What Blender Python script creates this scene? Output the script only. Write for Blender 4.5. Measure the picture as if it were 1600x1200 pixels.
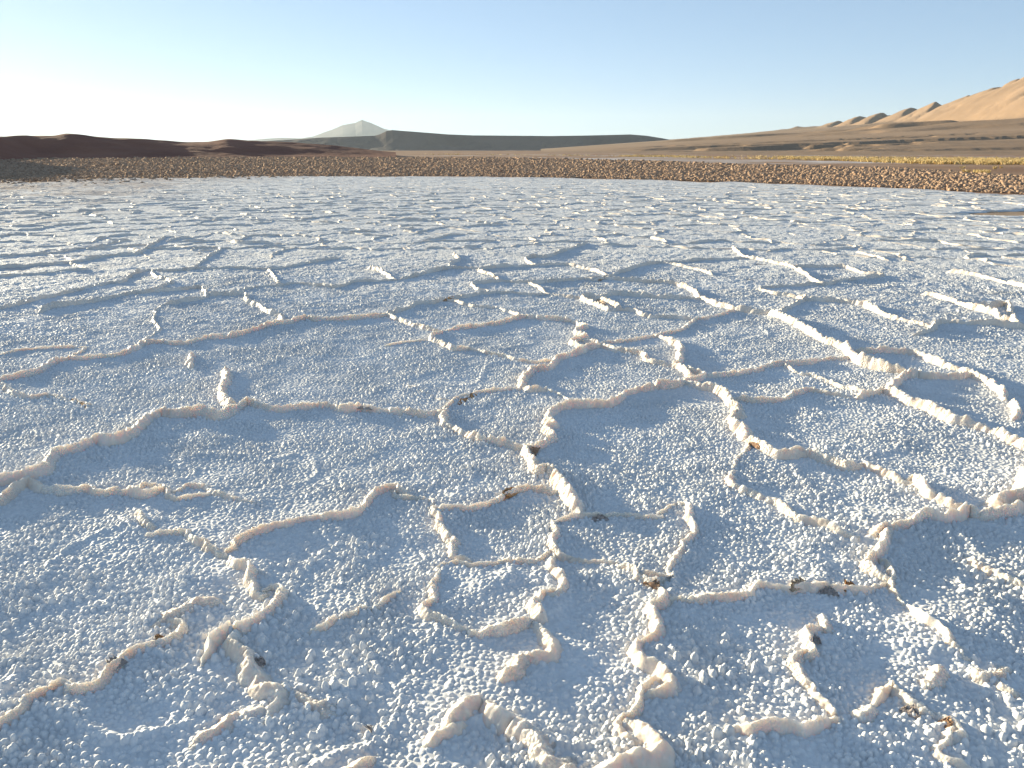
import bpy, math, random
import numpy as np
from mathutils import Vector

# ------------------------------------------------------------------ clear
for o in list(bpy.data.objects):
    bpy.data.objects.remove(o, do_unlink=True)
scn = bpy.context.scene
COL = scn.collection

# ------------------------------------------------------------------ camera
EYE = 1.6
F_PX = 1232.0                       # focal length in pixels of a 1600 px wide frame
PITCH = math.radians(16.5)
cam_d = bpy.data.cameras.new('camera')
cam_d.sensor_width = 36.0
cam_d.lens = 36.0 * F_PX / 1600.0
cam_d.clip_start = 0.05
cam_d.clip_end = 300000.0
cam = bpy.data.objects.new('camera', cam_d)
cam.location = (0, 0, EYE)
cam.rotation_euler = (math.pi / 2 - PITCH, 0, 0)
COL.objects.link(cam)
scn.camera = cam

# ------------------------------------------------------------------ sky, sun, exposure
SUN_AZ, SUN_EL = math.radians(-50), math.radians(8.5)
world = bpy.data.worlds.new('World')
scn.world = world
world.use_nodes = True
wn = world.node_tree
wn.nodes.clear()
sky = wn.nodes.new('ShaderNodeTexSky')
sky.sky_type = 'NISHITA'
sky.sun_disc = False
sky.sun_elevation = SUN_EL
sky.sun_rotation = SUN_AZ
sky.altitude = 2000
sky.air_density = 0.7
sky.dust_density = 0.5
sky.ozone_density = 3.3
bg = wn.nodes.new('ShaderNodeBackground')
bg.inputs['Strength'].default_value = 0.15
wo = wn.nodes.new('ShaderNodeOutputWorld')
soft = wn.nodes.new('ShaderNodeGamma')               # evens out the glow round the sun, for the view and the light alike
soft.inputs['Gamma'].default_value = 0.52
wn.links.new(sky.outputs[0], soft.inputs[0])
wn.links.new(soft.outputs[0], bg.inputs[0])
wn.links.new(bg.outputs[0], wo.inputs[0])

sun_d = bpy.data.lights.new('sun', 'SUN')
sun_d.energy = 5.0
sun_d.angle = math.radians(0.5)
sun_d.color = (1.0, 0.875, 0.62)
sun = bpy.data.objects.new('sun', sun_d)
SV = Vector((math.sin(SUN_AZ) * math.cos(SUN_EL), math.cos(SUN_AZ) * math.cos(SUN_EL), math.sin(SUN_EL)))
sun.rotation_euler = SV.to_track_quat('Z', 'Y').to_euler()
sun.location = (-30, 30, 40)
COL.objects.link(sun)

scn.view_settings.view_transform = 'Standard'
scn.view_settings.look = 'None'
scn.view_settings.exposure = 1.45
scn.view_settings.gamma = 1.0
scn.view_settings.use_curve_mapping = False
scn.cycles.volume_bounces = 1
scn.cycles.max_bounces = 6

# ------------------------------------------------------------------ helpers
rng = np.random.default_rng(7)
random.seed(7)
SP, CP = math.sin(PITCH), math.cos(PITCH)

def ground_at(px, py, z=0.0):
    """point on the level z seen at a pixel of the 1600x1200 picture"""
    u, v = (px - 800.0) / F_PX, (py - 600.0) / F_PX
    down, fwd = SP + v * CP, CP - v * SP
    s = (EYE - z) / max(down, 1e-4)
    return (u * s, fwd * s)

def ray_ratio(px, py):
    """(X/Y, rise/Y) of a line of sight"""
    u, v = (px - 800.0) / F_PX, (py - 600.0) / F_PX
    fwd = CP - v * SP
    return u / fwd, -(SP + v * CP) / fwd

def px_of_dir(ratio):
    """picture column near the horizon of a direction X/Y"""
    return 800.0 + ratio * F_PX * 1.043

U32 = np.uint32
def h01(ix, iy, seed):
    h = ix.astype(U32) * U32(374761393) + iy.astype(U32) * U32(668265263) + U32((seed * 2246822519 + 3266489917) & 0xFFFFFFFF)
    h = (h ^ (h >> U32(13))) * U32(1274126177)
    h = h ^ (h >> U32(16))
    return (h & U32(0xFFFFFF)).astype(np.float32) * np.float32(1.0 / 16777215.0)

def vnoise(x, y, seed=0):
    x = np.asarray(x, np.float32); y = np.asarray(y, np.float32)
    fx, fy = np.floor(x), np.floor(y)
    ix, iy = fx.astype(np.int32), fy.astype(np.int32)
    tx, ty = x - fx, y - fy
    tx = tx * tx * (3 - 2 * tx); ty = ty * ty * (3 - 2 * ty)
    a = h01(ix, iy, seed); b = h01(ix + 1, iy, seed)
    c = h01(ix, iy + 1, seed); d = h01(ix + 1, iy + 1, seed)
    t = a + (b - a) * tx
    return (t + (c + (d - c) * tx - t) * ty) * 2 - 1

def fbm(x, y, seed=0, octv=3, gain=0.5):
    s, a, f = 0, 1.0, 1.0
    for k in range(octv):
        s = s + a * vnoise(x * f + 17.3 * k, y * f - 9.1 * k, seed + 31 * k)
        a *= gain; f *= 2.03
    return s

def smooth(a, b, x):
    t = np.clip((x - a) / (b - a), 0, 1)
    return t * t * (3 - 2 * t)

def grid_faces(nr, nc):
    i = np.arange(nr - 1, dtype=np.int32)[:, None] * nc + np.arange(nc - 1, dtype=np.int32)[None, :]
    return np.stack([i, i + 1, i + nc + 1, i + nc], -1).reshape(-1, 4)

def make_mesh(name, verts, quads, mats, tris=None, mat_index=None, attrs=None):
    me = bpy.data.meshes.new(name)
    verts = np.ascontiguousarray(verts, np.float32)
    me.vertices.add(len(verts))
    me.vertices.foreach_set('co', verts.ravel())
    loops, starts = [], []
    n = 0
    if quads is not None and len(quads):
        loops.append(np.asarray(quads, np.int32).ravel())
        starts.append(np.arange(len(quads), dtype=np.int32) * 4)
        n = len(quads) * 4
    if tris is not None and len(tris):
        loops.append(np.asarray(tris, np.int32).ravel())
        starts.append(n + np.arange(len(tris), dtype=np.int32) * 3)
    loops = np.concatenate(loops); starts = np.concatenate(starts)
    me.loops.add(len(loops))
    me.loops.foreach_set('vertex_index', loops)
    me.polygons.add(len(starts))
    me.polygons.foreach_set('loop_start', starts)
    for m in mats:
        me.materials.append(m)
    if mat_index is not None:
        me.polygons.foreach_set('material_index', np.asarray(mat_index, np.int32))
    if attrs:
        for k, v in attrs.items():
            at = me.attributes.new(k, 'FLOAT', 'POINT')
            at.data.foreach_set('value', np.ascontiguousarray(v, np.float32).ravel())
    me.update(calc_edges=True)
    return me

def link(name, me, label=None, cat=None, group=None, kind=None, loc=(0, 0, 0), parent=None):
    o = bpy.data.objects.new(name, me)
    COL.objects.link(o)
    o.location = loc
    if parent is not None:
        o.parent = parent
    if label: o['label'] = label
    if cat: o['category'] = cat
    if group: o['group'] = group
    if kind: o['kind'] = kind
    return o

# ------------------------------------------------------------------ materials
def new_mat(name):
    m = bpy.data.materials.new(name)
    m.use_nodes = True
    nt = m.node_tree
    return m, nt, nt.nodes['Principled BSDF']

def nd(nt, t, **kw):
    n = nt.nodes.new(t)
    for k, v in kw.items():
        if k in n.inputs: n.inputs[k].default_value = v
        else: setattr(n, k, v)
    return n

def noise(nt, scale, detail=4, rough=0.55, vec=None):
    n = nd(nt, 'ShaderNodeTexNoise', Scale=scale, Detail=detail, Roughness=rough)
    if vec is None:
        g = nt.nodes.get('geo_pos') or nt.nodes.new('ShaderNodeNewGeometry')
        g.name = 'geo_pos'
        vec = g.outputs['Position']
    nt.links.new(vec, n.inputs['Vector'])
    return n

def ramp(nt, src, stops):
    r = nt.nodes.new('ShaderNodeValToRGB')
    while len(r.color_ramp.elements) < len(stops):
        r.color_ramp.elements.new(0.5)
    for e, (p, c) in zip(r.color_ramp.elements, stops):
        e.position = p
        e.color = (*c, 1) if len(c) == 3 else c
    nt.links.new(src, r.inputs[0])
    return r

def mix(nt, fac, a, b, mode='MIX'):
    m = nt.nodes.new('ShaderNodeMix')
    m.data_type = 'RGBA'; m.blend_type = mode
    for sock, v in ((m.inputs[0], fac), (m.inputs[6], a), (m.inputs[7], b)):
        if hasattr(v, 'is_linked') or hasattr(v, 'links'):
            nt.links.new(v, sock)
        else:
            sock.default_value = v if isinstance(v, float) else (*v, 1)
    return m.outputs[2]

def bump(nt, b, src, strength, dist):
    n = nd(nt, 'ShaderNodeBump', Strength=strength, Distance=dist)
    nt.links.new(src, n.inputs['Height'])
    nt.links.new(n.outputs[0], b.inputs['Normal'])
    return n

def salt_ground_mat():
    m, nt, b = new_mat('salt_crust')
    n1 = noise(nt, 1.3, 5)
    c1 = ramp(nt, n1.outputs[0], [(0.30, (0.70, 0.69, 0.665)), (0.62, (0.82, 0.81, 0.785))])
    n2 = noise(nt, 38, 3)
    c2 = ramp(nt, n2.outputs[0], [(0.30, (0.86, 0.86, 0.87)), (0.6, (1, 1, 1))])
    base = mix(nt, 1.0, c1.outputs[0], c2.outputs[0], 'MULTIPLY')
    at = nd(nt, 'ShaderNodeAttribute', attribute_name='soil')
    soil_n = noise(nt, 5.0, 4)
    soil = ramp(nt, soil_n.outputs[0], [(0.3, (0.22, 0.135, 0.09)), (0.7, (0.42, 0.29, 0.21))])
    base = mix(nt, at.outputs['Fac'], base, soil.outputs[0])
    nt.links.new(base, b.inputs['Base Color'])
    b.inputs['Roughness'].default_value = 0.62
    b.inputs['Specular IOR Level'].default_value = 0.35
    bn = noise(nt, 210, 3, 0.6)
    b1 = bump(nt, b, bn.outputs[0], 0.22, 0.004)
    # where the sheet is too coarse to carry the beads they are a bump
    vo = nd(nt, 'ShaderNodeTexVoronoi', Scale=55.0, feature='SMOOTH_F1')
    vo.inputs['Smoothness'].default_value = 0.25
    nt.links.new(nt.nodes['geo_pos'].outputs['Position'], vo.inputs['Vector'])
    ma = nd(nt, 'ShaderNodeMath', operation='MULTIPLY')
    ma.inputs[1].default_value = -1.0
    nt.links.new(vo.outputs['Distance'], ma.inputs[0])
    fa = nd(nt, 'ShaderNodeAttribute', attribute_name='coarse')
    b2 = bump(nt, b, ma.outputs[0], 1.0, 0.014)
    nt.links.new(fa.outputs['Fac'], b2.inputs['Strength'])
    nt.links.new(b1.outputs[0], b2.inputs['Normal'])
    return m

def salt_ridge_mat(name='salt_ridge', sss=0.6):
    m, nt, b = new_mat(name)
    n1 = noise(nt, 9, 4)
    c1 = ramp(nt, n1.outputs[0], [(0.30, (0.80, 0.655, 0.52)), (0.52, (0.83, 0.735, 0.625)), (0.74, (0.84, 0.785, 0.705))])
    n2 = noise(nt, 3.1, 4, 0.65)
    st = ramp(nt, n2.outputs[0], [(0.66, (0, 0, 0)), (0.76, (0.55, 0.55, 0.55))])
    base = mix(nt, st.outputs[0], c1.outputs[0], (0.62, 0.44, 0.30))
    nt.links.new(base, b.inputs['Base Color'])
    b.inputs['Roughness'].default_value = 0.6
    b.inputs['Specular IOR Level'].default_value = 0.3
    b.inputs['Subsurface Weight'].default_value = sss
    b.inputs['Subsurface Radius'].default_value = (1.0, 0.86, 0.72)
    b.inputs['Subsurface Scale'].default_value = 0.033
    bn = noise(nt, 120, 4, 0.6)
    b1 = bump(nt, b, bn.outputs[0], 0.45, 0.006)
    vo = nd(nt, 'ShaderNodeTexVoronoi', Scale=85.0, feature='SMOOTH_F1')
    vo.inputs['Smoothness'].default_value = 0.3
    nt.links.new(nt.nodes['geo_pos'].outputs['Position'], vo.inputs['Vector'])
    ma = nd(nt, 'ShaderNodeMath', operation='MULTIPLY')
    ma.inputs[1].default_value = -1.0
    nt.links.new(vo.outputs['Distance'], ma.inputs[0])
    gm = ramp(nt, noise(nt, 4.5, 3).outputs[0], [(0.42, (0, 0, 0)), (0.56, (0.8, 0.8, 0.8))])
    b2 = bump(nt, b, ma.outputs[0], 1.0, 0.012)
    nt.links.new(gm.outputs[0], b2.inputs['Strength'])
    nt.links.new(b1.outputs[0], b2.inputs['Normal'])
    return m

def flake_mat(name, dark, light):
    m, nt, b = new_mat(name)
    n1 = noise(nt, 45, 4, 0.65)
    c1 = ramp(nt, n1.outputs[0], [(0.32, dark), (0.66, light)])
    nt.links.new(c1.outputs[0], b.inputs['Base Color'])
    b.inputs['Roughness'].default_value = 0.85
    b.inputs['Specular IOR Level'].default_value = 0.2
    bump(nt, b, n1.outputs[0], 0.7, 0.01)
    return m

def soil_mat(name, lo, hi, scale, detail=5, bscale=None, bdist=0.05, stretch=None, salt=False):
    m, nt, b = new_mat(name)
    vec = None
    if stretch:
        g = nt.nodes.new('ShaderNodeNewGeometry')
        mp = nd(nt, 'ShaderNodeMapping')
        mp.inputs['Scale'].default_value = stretch
        nt.links.new(g.outputs['Position'], mp.inputs['Vector'])
        vec = mp.outputs[0]
    n1 = noise(nt, scale, detail, 0.6, vec)
    c1 = ramp(nt, n1.outputs[0], [(0.32, lo), (0.68, hi)])
    out = c1.outputs[0]
    if salt:
        at = nd(nt, 'ShaderNodeAttribute', attribute_name='salt')
        out = mix(nt, at.outputs['Fac'], out, (0.74, 0.70, 0.66))
    nt.links.new(out, b.inputs['Base Color'])
    b.inputs['Roughness'].default_value = 0.95
    b.inputs['Specular IOR Level'].default_value = 0.1
    if bscale:
        bn = noise(nt, bscale, 5, 0.6)
        bump(nt, b, bn.outputs[0], 0.6, bdist)
    return m

M_SALT = salt_ground_mat()
M_RIDGE = salt_ridge_mat()
M_RIDGE_FAR = salt_ridge_mat('far_salt_ridge', 0.0)
M_PLAIN = soil_mat('brown_soil', (0.28, 0.16, 0.095), (0.42, 0.265, 0.165), 0.05, 7, 2.0, 0.05, salt=True)
M_CLOD = soil_mat('clod_soil', (0.31, 0.20, 0.13), (0.54, 0.375, 0.255), 2.3, 5, 30, 0.03)
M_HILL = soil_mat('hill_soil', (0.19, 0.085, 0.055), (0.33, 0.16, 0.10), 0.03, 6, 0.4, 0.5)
M_MESA = soil_mat('mesa_rock', (0.10, 0.08, 0.07), (0.15, 0.115, 0.097), 0.002, 6, 0.01, 10)
M_MOUNT = soil_mat('mountain_soil', (0.315, 0.21, 0.13), (0.42, 0.285, 0.185), 0.0016, 6, 0.02, 4, (1, 0.35, 1))
M_FAR = soil_mat('far_rock', (0.10, 0.095, 0.095), (0.17, 0.155, 0.15), 0.0006, 6, 0.002, 40)
M_MUD = soil_mat('mud_sand', (0.36, 0.25, 0.165), (0.44, 0.31, 0.205), 1.2, 4, 40, 0.006)
F_ORANGE = flake_mat('orange_stain', (0.30, 0.10, 0.03), (0.72, 0.42, 0.20))
F_TAN = flake_mat('tan_stain', (0.42, 0.25, 0.13), (0.78, 0.60, 0.42))
F_BROWN = flake_mat('brown_earth', (0.24, 0.135, 0.08), (0.54, 0.34, 0.21))
F_DARK = flake_mat('dark_grey_earth', (0.32, 0.265, 0.23), (0.54, 0.45, 0.39))
mg, ntg, bgr = new_mat('straw_grass')
ng = noise(ntg, 0.6, 3)
cg = ramp(ntg, ng.outputs[0], [(0.3, (0.58, 0.42, 0.16)), (0.7, (0.76, 0.58, 0.27))])
ntg.links.new(cg.outputs[0], bgr.inputs['Base Color'])
bgr.inputs['Roughness'].default_value = 0.7
M_GRASS = mg

# ------------------------------------------------------------------ the raised ridges of the crust (columns, rows of the 1600 px photo -> points on the ground)
def P(s):
    return [tuple(float(q) for q in t.split(',')) for t in s.split()]

GR = 'raised ridges between the salt polygons'
RIDGES = [
 # --- upper left
 ('long wavy ridge running from the frame edge up to the wide smooth plate', 6.0, 5.0, ['-40,600 0,588 40,580 78,563 105,555 122,555 189,548 219,534 256,529 290,532 317,523 354,521 385,514 415,504 445,500 479,493 500,495 540,494 585,490']),
 ('low thin ridge just above the long wavy ridge at the left edge', 3.5, 3.5, ['-40,556 0,551 44,543 88,541 135,542']),
 ('ridge with a hooked end wrapping a small loop near the left edge', 4.5, 4.0, ['-40,486 0,478 67,463 120,451 169,440 189,438 209,424 236,419 243,428 270,438 243,450']),
 ('ridge curling round like a hairpin at its far end', 5.5, 4.5, ['57,484 78,477 111,473 135,469 175,462 196,456 243,452 287,449 314,446 322,455 317,463']),
 ('bright sunlit ridge dropping diagonally from the hairpin curl to the long wavy ridge', 6.0, 5.0, ['322,458 357,457 381,458 391,468 408,475 422,484 435,487 445,497']),
 ('faint crumbled ridge standing upright between hairpin curl and long wavy ridge', 3.0, 3.5, ['253,475 240,499 248,512 233,526 222,534']),
 ('short bright upright ridge standing alone beside a broad blue shadow', 7.0, 5.5, ['341,570 354,573 351,590 348,607 354,620 361,629']),
 ('small isolated salt knob between two long ridges', 6.0, 4.0, ['300,546 297,560 300,571']),
 ('thick pinkish ridge sweeping up from the left edge with tan earth near its end', 8.0, 6.0, ['-40,752 0,742 33,736 62,729 75,712 81,700 111,694 148,681 179,682 206,668 229,647 250,637 270,639 294,639 321,639 344,643 364,633']),
 ('straight pale ridge crossing above the broad shaded central plate', 6.5, 5.0, ['366,632 388,624 405,630 439,634 472,629 516,627 540,635 560,632 581,635 611,635 641,638 672,640 691,634']),
 ('crumbling low ridge holding a dark brown flake near the left edge', 3.5, 4.5, ['95,617 112,622 135,627 155,633']),
 ('tiny crumbled ridge at the left edge, left of a dark brown flake', 3.5, 4.5, ['7,603 24,613 47,617']),
 ('thin far ridge with a bright upright spur in its middle', 4.0, 3.5, ['236,419 270,421 300,418 338,418 371,417 422,418 472,411 506,404 530,400', '299,419 314,409 326,399 338,386']),
 ('far ridge with a bright stub at its left end and long flat tail', 4.0, 3.5, ['371,453 405,446 439,443 459,440 506,444 526,446 555,438 590,437', '425,426 432,433 436,443']),
 ('far thin ridge meeting the left edge below a bright pebble', 3.5, 3.5, ['-40,436 0,431 67,426 100,422 135,418']),
 ('far ridge rising to a bright knot at its right end', 4.5, 4.0, ['-40,420 0,416 60,411 101,409 162,399 189,396 216,394 236,381 260,367']),
 ('very low far ridge beneath a white knob near the left edge', 3.5, 3.5, ['-40,402 0,399 84,394 140,385']),
 # --- upper middle
 ('stepped ridge starting at a hook and ending in a long thin line', 4.5, 4.0, ['638,478 651,472 675,470 699,465 719,462 746,458 766,456 800,456 834,458']),
 ('bright oblique ridge right of a brown patch', 4.5, 4.0, ['600,490 615,495 628,500 655,507 672,512']),
 ('hooked ridge enclosing a shaded plate, open towards the sun', 5.5, 4.5, ['697,512 685,517 676,523 678,529 689,533 712,543', '697,512 719,509 749,506 780,501 800,495 820,491 841,494 868,495 895,498']),
 ('thin straight ridge left of the hooked ridge', 3.0, 3.0, ['591,538 631,534 665,531']),
 ('low broken ridge below the hooked ridge', 3.5, 3.5, ['733,543 752,547 773,551 797,556 834,563 854,562']),
 ('bright S shaped ridge climbing to the right above a shaded plate', 7.0, 5.0, ['826,603 817,595 817,583 834,571 861,568 868,556 895,548 923,536']),
 ('short low ridge between the S shaped ridge and the long sweeping ridge', 3.0, 3.0, ['849,607 874,615 898,627']),
 ('thin pale ridge running into the foot of the S shaped ridge', 4.0, 3.5, ['694,634 705,625 722,614 749,609 773,606 810,604']),
 ('long sweeping ridge along the far side of the large smooth shaded plate', 6.5, 5.0, ['853,645 864,635 888,630 915,627 952,624 976,609 1003,601 1043,597 1070,589 1100,583']),
 ('knotted upright ridge twisting down from the long sweeping ridge', 7.0, 4.5, ['852,650 862,657 854,667 864,678 844,688 832,693']),
 ('brightest jagged ridge pointing down like a tail beside the large shaded plate', 9.0, 6.0, ['826,694 830,712 842,724 858,720 870,736 886,752 894,772']),
 ('granular ridge sloping from the straight pale ridge to the jagged bright tail', 6.0, 5.0, ['693,642 696,656 714,666 730,672 750,680 770,682 790,686 818,695']),
 ('faint little ridge across the beaded plate above the thin pale ridge', 2.5, 3.0, ['631,598 658,607 686,622']),
 ('bright stubby ridge ending in a point with a wide shadow behind', 6.0, 5.0, ['574,414 597,419 611,428 621,434', '621,434 665,423 699,416 730,416']),
 ('small bright hook of salt far out in the middle', 5.0, 4.5, ['709,394 716,403 700,411']),
 ('far bracket shaped ridge round a blue shaded pocket', 5.0, 4.0, ['834,411 820,404 827,400 854,399 888,387 918,377']),
 ('far bright ridge folded back on itself left of the bracket shaped one', 4.5, 4.0, ['780,436 766,428 748,420 780,414 817,413 857,411 880,411']),
 ('far bright ridge running down to a tan flake at a curving ridge', 4.5, 4.0, ['890,412 915,416 928,419 948,427']),
 ('ridge curving up to the right behind a tan stained patch', 5.0, 4.0, ['935,434 952,427 979,419 1009,411 1053,406 1090,403']),
 ('far ridge with a bright foot, long and nearly level', 4.5, 3.8, ['759,453 746,450 739,442 760,440 786,438 834,440 885,436 933,432']),
 ('short sloping ridge directly below the orange flake of the stepped ridge', 4.5, 4.0, ['712,468 739,475 763,478']),
 ('short sloping ridge ending on the crest of the hooked ridge', 4.5, 4.0, ['773,477 793,484 815,491']),
 ('short bright double ridge right of the stepped ridge', 5.0, 4.0, ['827,440 847,448 858,456']),
 ('ridge with a bright lobed foot and a tan mark, above the middle', 6.0, 5.0, ['912,463 935,473 955,480 967,476', '935,464 948,458 975,456 1019,460 1068,462']),
 ('crooked bright ridge dropping to the S shaped ridge', 5.5, 4.2, ['895,499 915,507 901,515 915,524 893,530 905,537']),
 ('long bright ridge descending rightwards to a three way junction', 6.0, 5.0, ['930,531 962,541 1003,549 1016,559 1043,563 1063,568 1078,580']),
 ('curved upright ridge hanging above the three way junction', 6.0, 4.5, ['1040,524 1060,536 1064,549 1060,562']),
 ('short bright ridge lying flat below a long dim one', 4.5, 4.0, ['989,482 1013,490 1044,492']),
 ('low ridge rising gently to a bright block', 4.0, 4.0, ['996,526 1030,519 1067,509 1087,495 1100,494']),
 # --- upper right
 ('long bright ridge bending back up to the right in a wide V', 6.0, 5.0, ['1037,437 1060,440 1080,446 1097,460 1111,467 1144,477 1178,482 1208,484 1232,475 1254,463']),
 ('short bright ridge joining the wide V from above', 4.5, 4.0, ['1192,446 1208,455 1229,458 1248,461']),
 ('stout bright ridge breaking into blocks with a blunt end', 8.0, 6.0, ['1225,490 1249,502 1269,514 1289,524 1313,532 1334,546 1347,560']),
 ('straight sunlit ridge ending at a raised junction', 6.0, 5.0, ['1340,470 1374,484 1404,494 1431,500 1460,506']),
 ('dim ridge seen from its shaded side, running to the right edge', 6.0, 4.5, ['1424,518 1448,514 1462,502 1485,500 1532,503 1600,508 1650,512']),
 ('bright ridge of several links descending below the raised junction', 6.5, 5.0, ['1421,546 1458,558 1489,568 1512,576 1539,588 1566,605 1578,617']),
 ('broad smooth cream ridge slanting down to the right edge', 8.0, 7.5, ['1411,612 1438,624 1472,637 1495,648 1532,656 1566,667 1600,684 1650,705']),
 ('thick broken ridge below a dark gap, with a crumbled lower end', 7.5, 6.0, ['1146,650 1168,671 1185,684 1205,698 1225,702']),
 ('thick bright stub above the dark gap of the broken ridge', 7.5, 6.0, ['1124,603 1141,620 1156,633']),
 ('small crooked ridge dropping from the thick broken ridge', 4.0, 3.5, ['1171,690 1165,701 1148,718 1144,732']),
 ('low dim ridge left of the humped ridge, with a rounded back', 4.5, 5.0, ['1170,578 1202,568 1262,563 1298,557']),
 ('short rounded ridge with a shaded front below the low dim ridge', 5.0, 5.0, ['1178,621 1222,617 1259,604 1290,609 1332,616']),
 ('humped ridge rising to a smooth rounded crest', 7.0, 6.0, ['1337,614 1364,607 1391,600 1404,585 1431,577 1455,581']),
 ('thin bright ridge crossing diagonally between two rounded ridges', 4.0, 3.5, ['1249,578 1276,585 1310,600 1337,608']),
 ('short sunlit ridge, upper of two links leading to the long top lit ridge', 5.5, 5.0, ['1259,701 1290,709 1325,721']),
 ('short sunlit ridge, lower of two links leading to the long top lit ridge', 5.5, 5.0, ['1352,719 1385,731 1418,746']),
 ('far bright ridge with a small hook at its lower end', 5.0, 4.5, ['1238,415 1262,428 1285,441 1305,437']),
 ('far short bright ridge lit along its whole length', 4.5, 4.5, ['1313,415 1347,423 1380,429']),
 ('bright ridge stepping down to the curled knob', 6.0, 5.0, ['1435,455 1465,460 1495,470 1519,477 1549,485 1572,493']),
 ('curled knob of upturned crust on top of a ridge', 8.0, 4.5, ['1552,474 1573,471 1581,483 1587,496']),
 ('far ridge drawing a long bright line to the right edge', 5.0, 4.5, ['1478,421 1526,428 1566,438 1600,446 1640,455']),
 ('small leaning ridge in the far middle, left of dark marks', 4.5, 4.5, ['1066,414 1090,419 1116,427']),
 ('far ridge kinked like a lightning bolt beside dark marks', 4.5, 4.0, ['1144,384 1161,398 1188,404 1215,410']),
 ('faint far ridge behind the one lit along its whole length', 4.5, 4.5, ['1336,391 1364,397 1390,404']),
 ('upright lump of salt at the right edge under the linked ridge', 7.0, 5.0, ['1583,617 1591,630 1586,647']),
 # --- lower left
 ('double humped ridge at the left edge below the thick pinkish ridge', 6.0, 4.5, ['-40,790 0,775 25,756 46,747 67,754 96,758 138,755 154,760 196,760 229,763']),
 ('short bright slanting ridge after the double humped ridge', 5.0, 4.5, ['213,752 233,750 258,757 279,772']),
 ('low beaded ridge dwindling to the right', 3.5, 4.0, ['300,756 346,767 375,777 417,785']),
 ('small upright crumbly stub of salt', 5.0, 4.0, ['225,788 221,800 233,816 228,825']),
 ('lumpy ridge running down into the four way knot', 5.5, 4.5, ['283,821 308,833 329,846 352,860']),
 ('smooth pink ridge arcing up to the right from the four way knot', 6.0, 4.5, ['360,846 367,838 400,825 429,813 458,806 492,800 530,798 563,790 576,774 588,760 611,754']),
 ('thick bright ridge twisting down from the four way knot', 8.0, 5.0, ['360,854 375,865 388,870 388,888 398,900 408,912']),
 ('big crooked pink ridge shaped like a bent elbow', 8.0, 5.0, ['423,903 434,917 424,933 408,948 392,957 375,966 358,962 342,975 333,984 325,1000 313,1021']),
 ('rounded ridge like a tongue beside the elbow ridge', 6.0, 6.5, ['363,924 342,921 308,924 288,934 271,946 250,955 229,968']),
 ('long smooth pink ridge running out at the lower left edge', 8.0, 5.0, ['278,966 250,979 225,988 196,1000 175,1017 158,1037 133,1054 113,1055 92,1046 63,1058 38,1075 17,1094 -5,1106 -60,1130']),
 ('heavy broad ridge with a grey hollow in its back', 8.0, 7.0, ['367,985 383,1006 400,1029 417,1052 433,1064 420,1083 406,1104']),
 ('broad low granular swell right of the heavy ridge', 4.0, 8.0, ['440,1058 479,1072 513,1086 545,1098']),
 ('broad sloping granular mound near the bottom left', 5.0, 8.0, ['379,1095 350,1108 317,1129 290,1156']),
 ('smooth pink ridge leaving the bottom edge beside a dark upright flake', 7.0, 5.0, ['588,1148 559,1171 530,1187 490,1204 450,1220']),
 # --- lower middle
 ('thin lipped ridge with orange earth, left of the jagged bright tail', 6.0, 4.5, ['674,785 697,784 730,785 763,772 780,764 813,754 855,755 880,760']),
 ('small faint ridge left of the orange earth', 3.5, 3.0, ['626,773 651,775 674,781']),
 ('steep bright ridge dropping from the thin lipped ridge', 6.5, 4.5, ['678,790 688,804 697,821 709,833 713,850 732,862']),
 ('oblique straight ridge with long sunlit edge in the lower middle', 4.5, 4.0, ['636,901 601,925 567,942 530,955 490,974 460,985']),
 ('crooked upright ridge below the little level ridge', 5.0, 4.5, ['688,884 676,904 680,929 667,942 697,958 730,974']),
 ('little level ridge in the lower middle', 4.0, 4.0, ['682,879 709,868 738,871 778,868']),
 ('short leaning ridge touching the zigzag upright ridge', 5.0, 4.5, ['805,862 830,860 853,850']),
 ('zigzag upright ridge under a straight thin one', 6.5, 4.5, ['863,804 872,821 860,838 872,854']),
 ('straight thin ridge with grey streak along the front of the large shaded plate', 5.0, 3.5, ['872,803 905,798 930,795 972,796 1030,799']),
 ('short bright comma shaped ridge in the lower middle', 6.0, 4.5, ['859,873 876,896 866,912']),
 ('forked ridge whose right arm runs down to the lower right', 7.0, 5.5, ['850,913 832,929 846,948 838,951 813,955 780,965 745,968', '822,956 847,967 859,987 864,1008']),
 ('curved ridge with a thin upper lip facing the sun', 6.0, 4.5, ['1060,775 1079,780 1078,796 1088,817 1070,838 1058,860 1040,884']),
 ('low beaded ridge leading to the fan shaped block', 3.5, 3.5, ['905,867 947,871 970,874']),
 ('tiny ridge bridging a thin level ridge and the ridge with a thin upper lip', 3.5, 3.5, ['1030,798 1045,786 1058,779']),
 ('fan shaped upturned block with brown earth beneath its tip', 7.0, 5.5, ['972,871 993,881 1004,892 1022,899', '993,884 1020,884 1047,888']),
 ('short upright ridge below the fan shaped block', 6.5, 5.0, ['1043,927 1018,942 1030,964 1026,980']),
 ('chunky ridge made of rounded lumps in a slanting line', 7.5, 5.5, ['976,992 1001,983 1003,1008 1030,1029 1043,1054']),
 ('narrow leaning ridge below the chunky lumps', 5.0, 4.0, ['1018,1054 1001,1075 988,1104 966,1126']),
 ('massive bright ridge at the bottom edge below the narrow leaning one', 9.0, 7.5, ['1001,1112 1022,1138 1030,1156 1009,1172 972,1180 943,1198 915,1225']),
 ('widest ridge of all, granular and slanting down from a peak to the bottom edge', 9.0, 9.0, ['755,1062 780,1087 813,1117 838,1142 872,1163 905,1192 935,1220']),
 ('broad shoulder running left from the peak of the widest ridge', 7.0, 7.5, ['748,1066 726,1087 697,1113 672,1122']),
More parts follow.
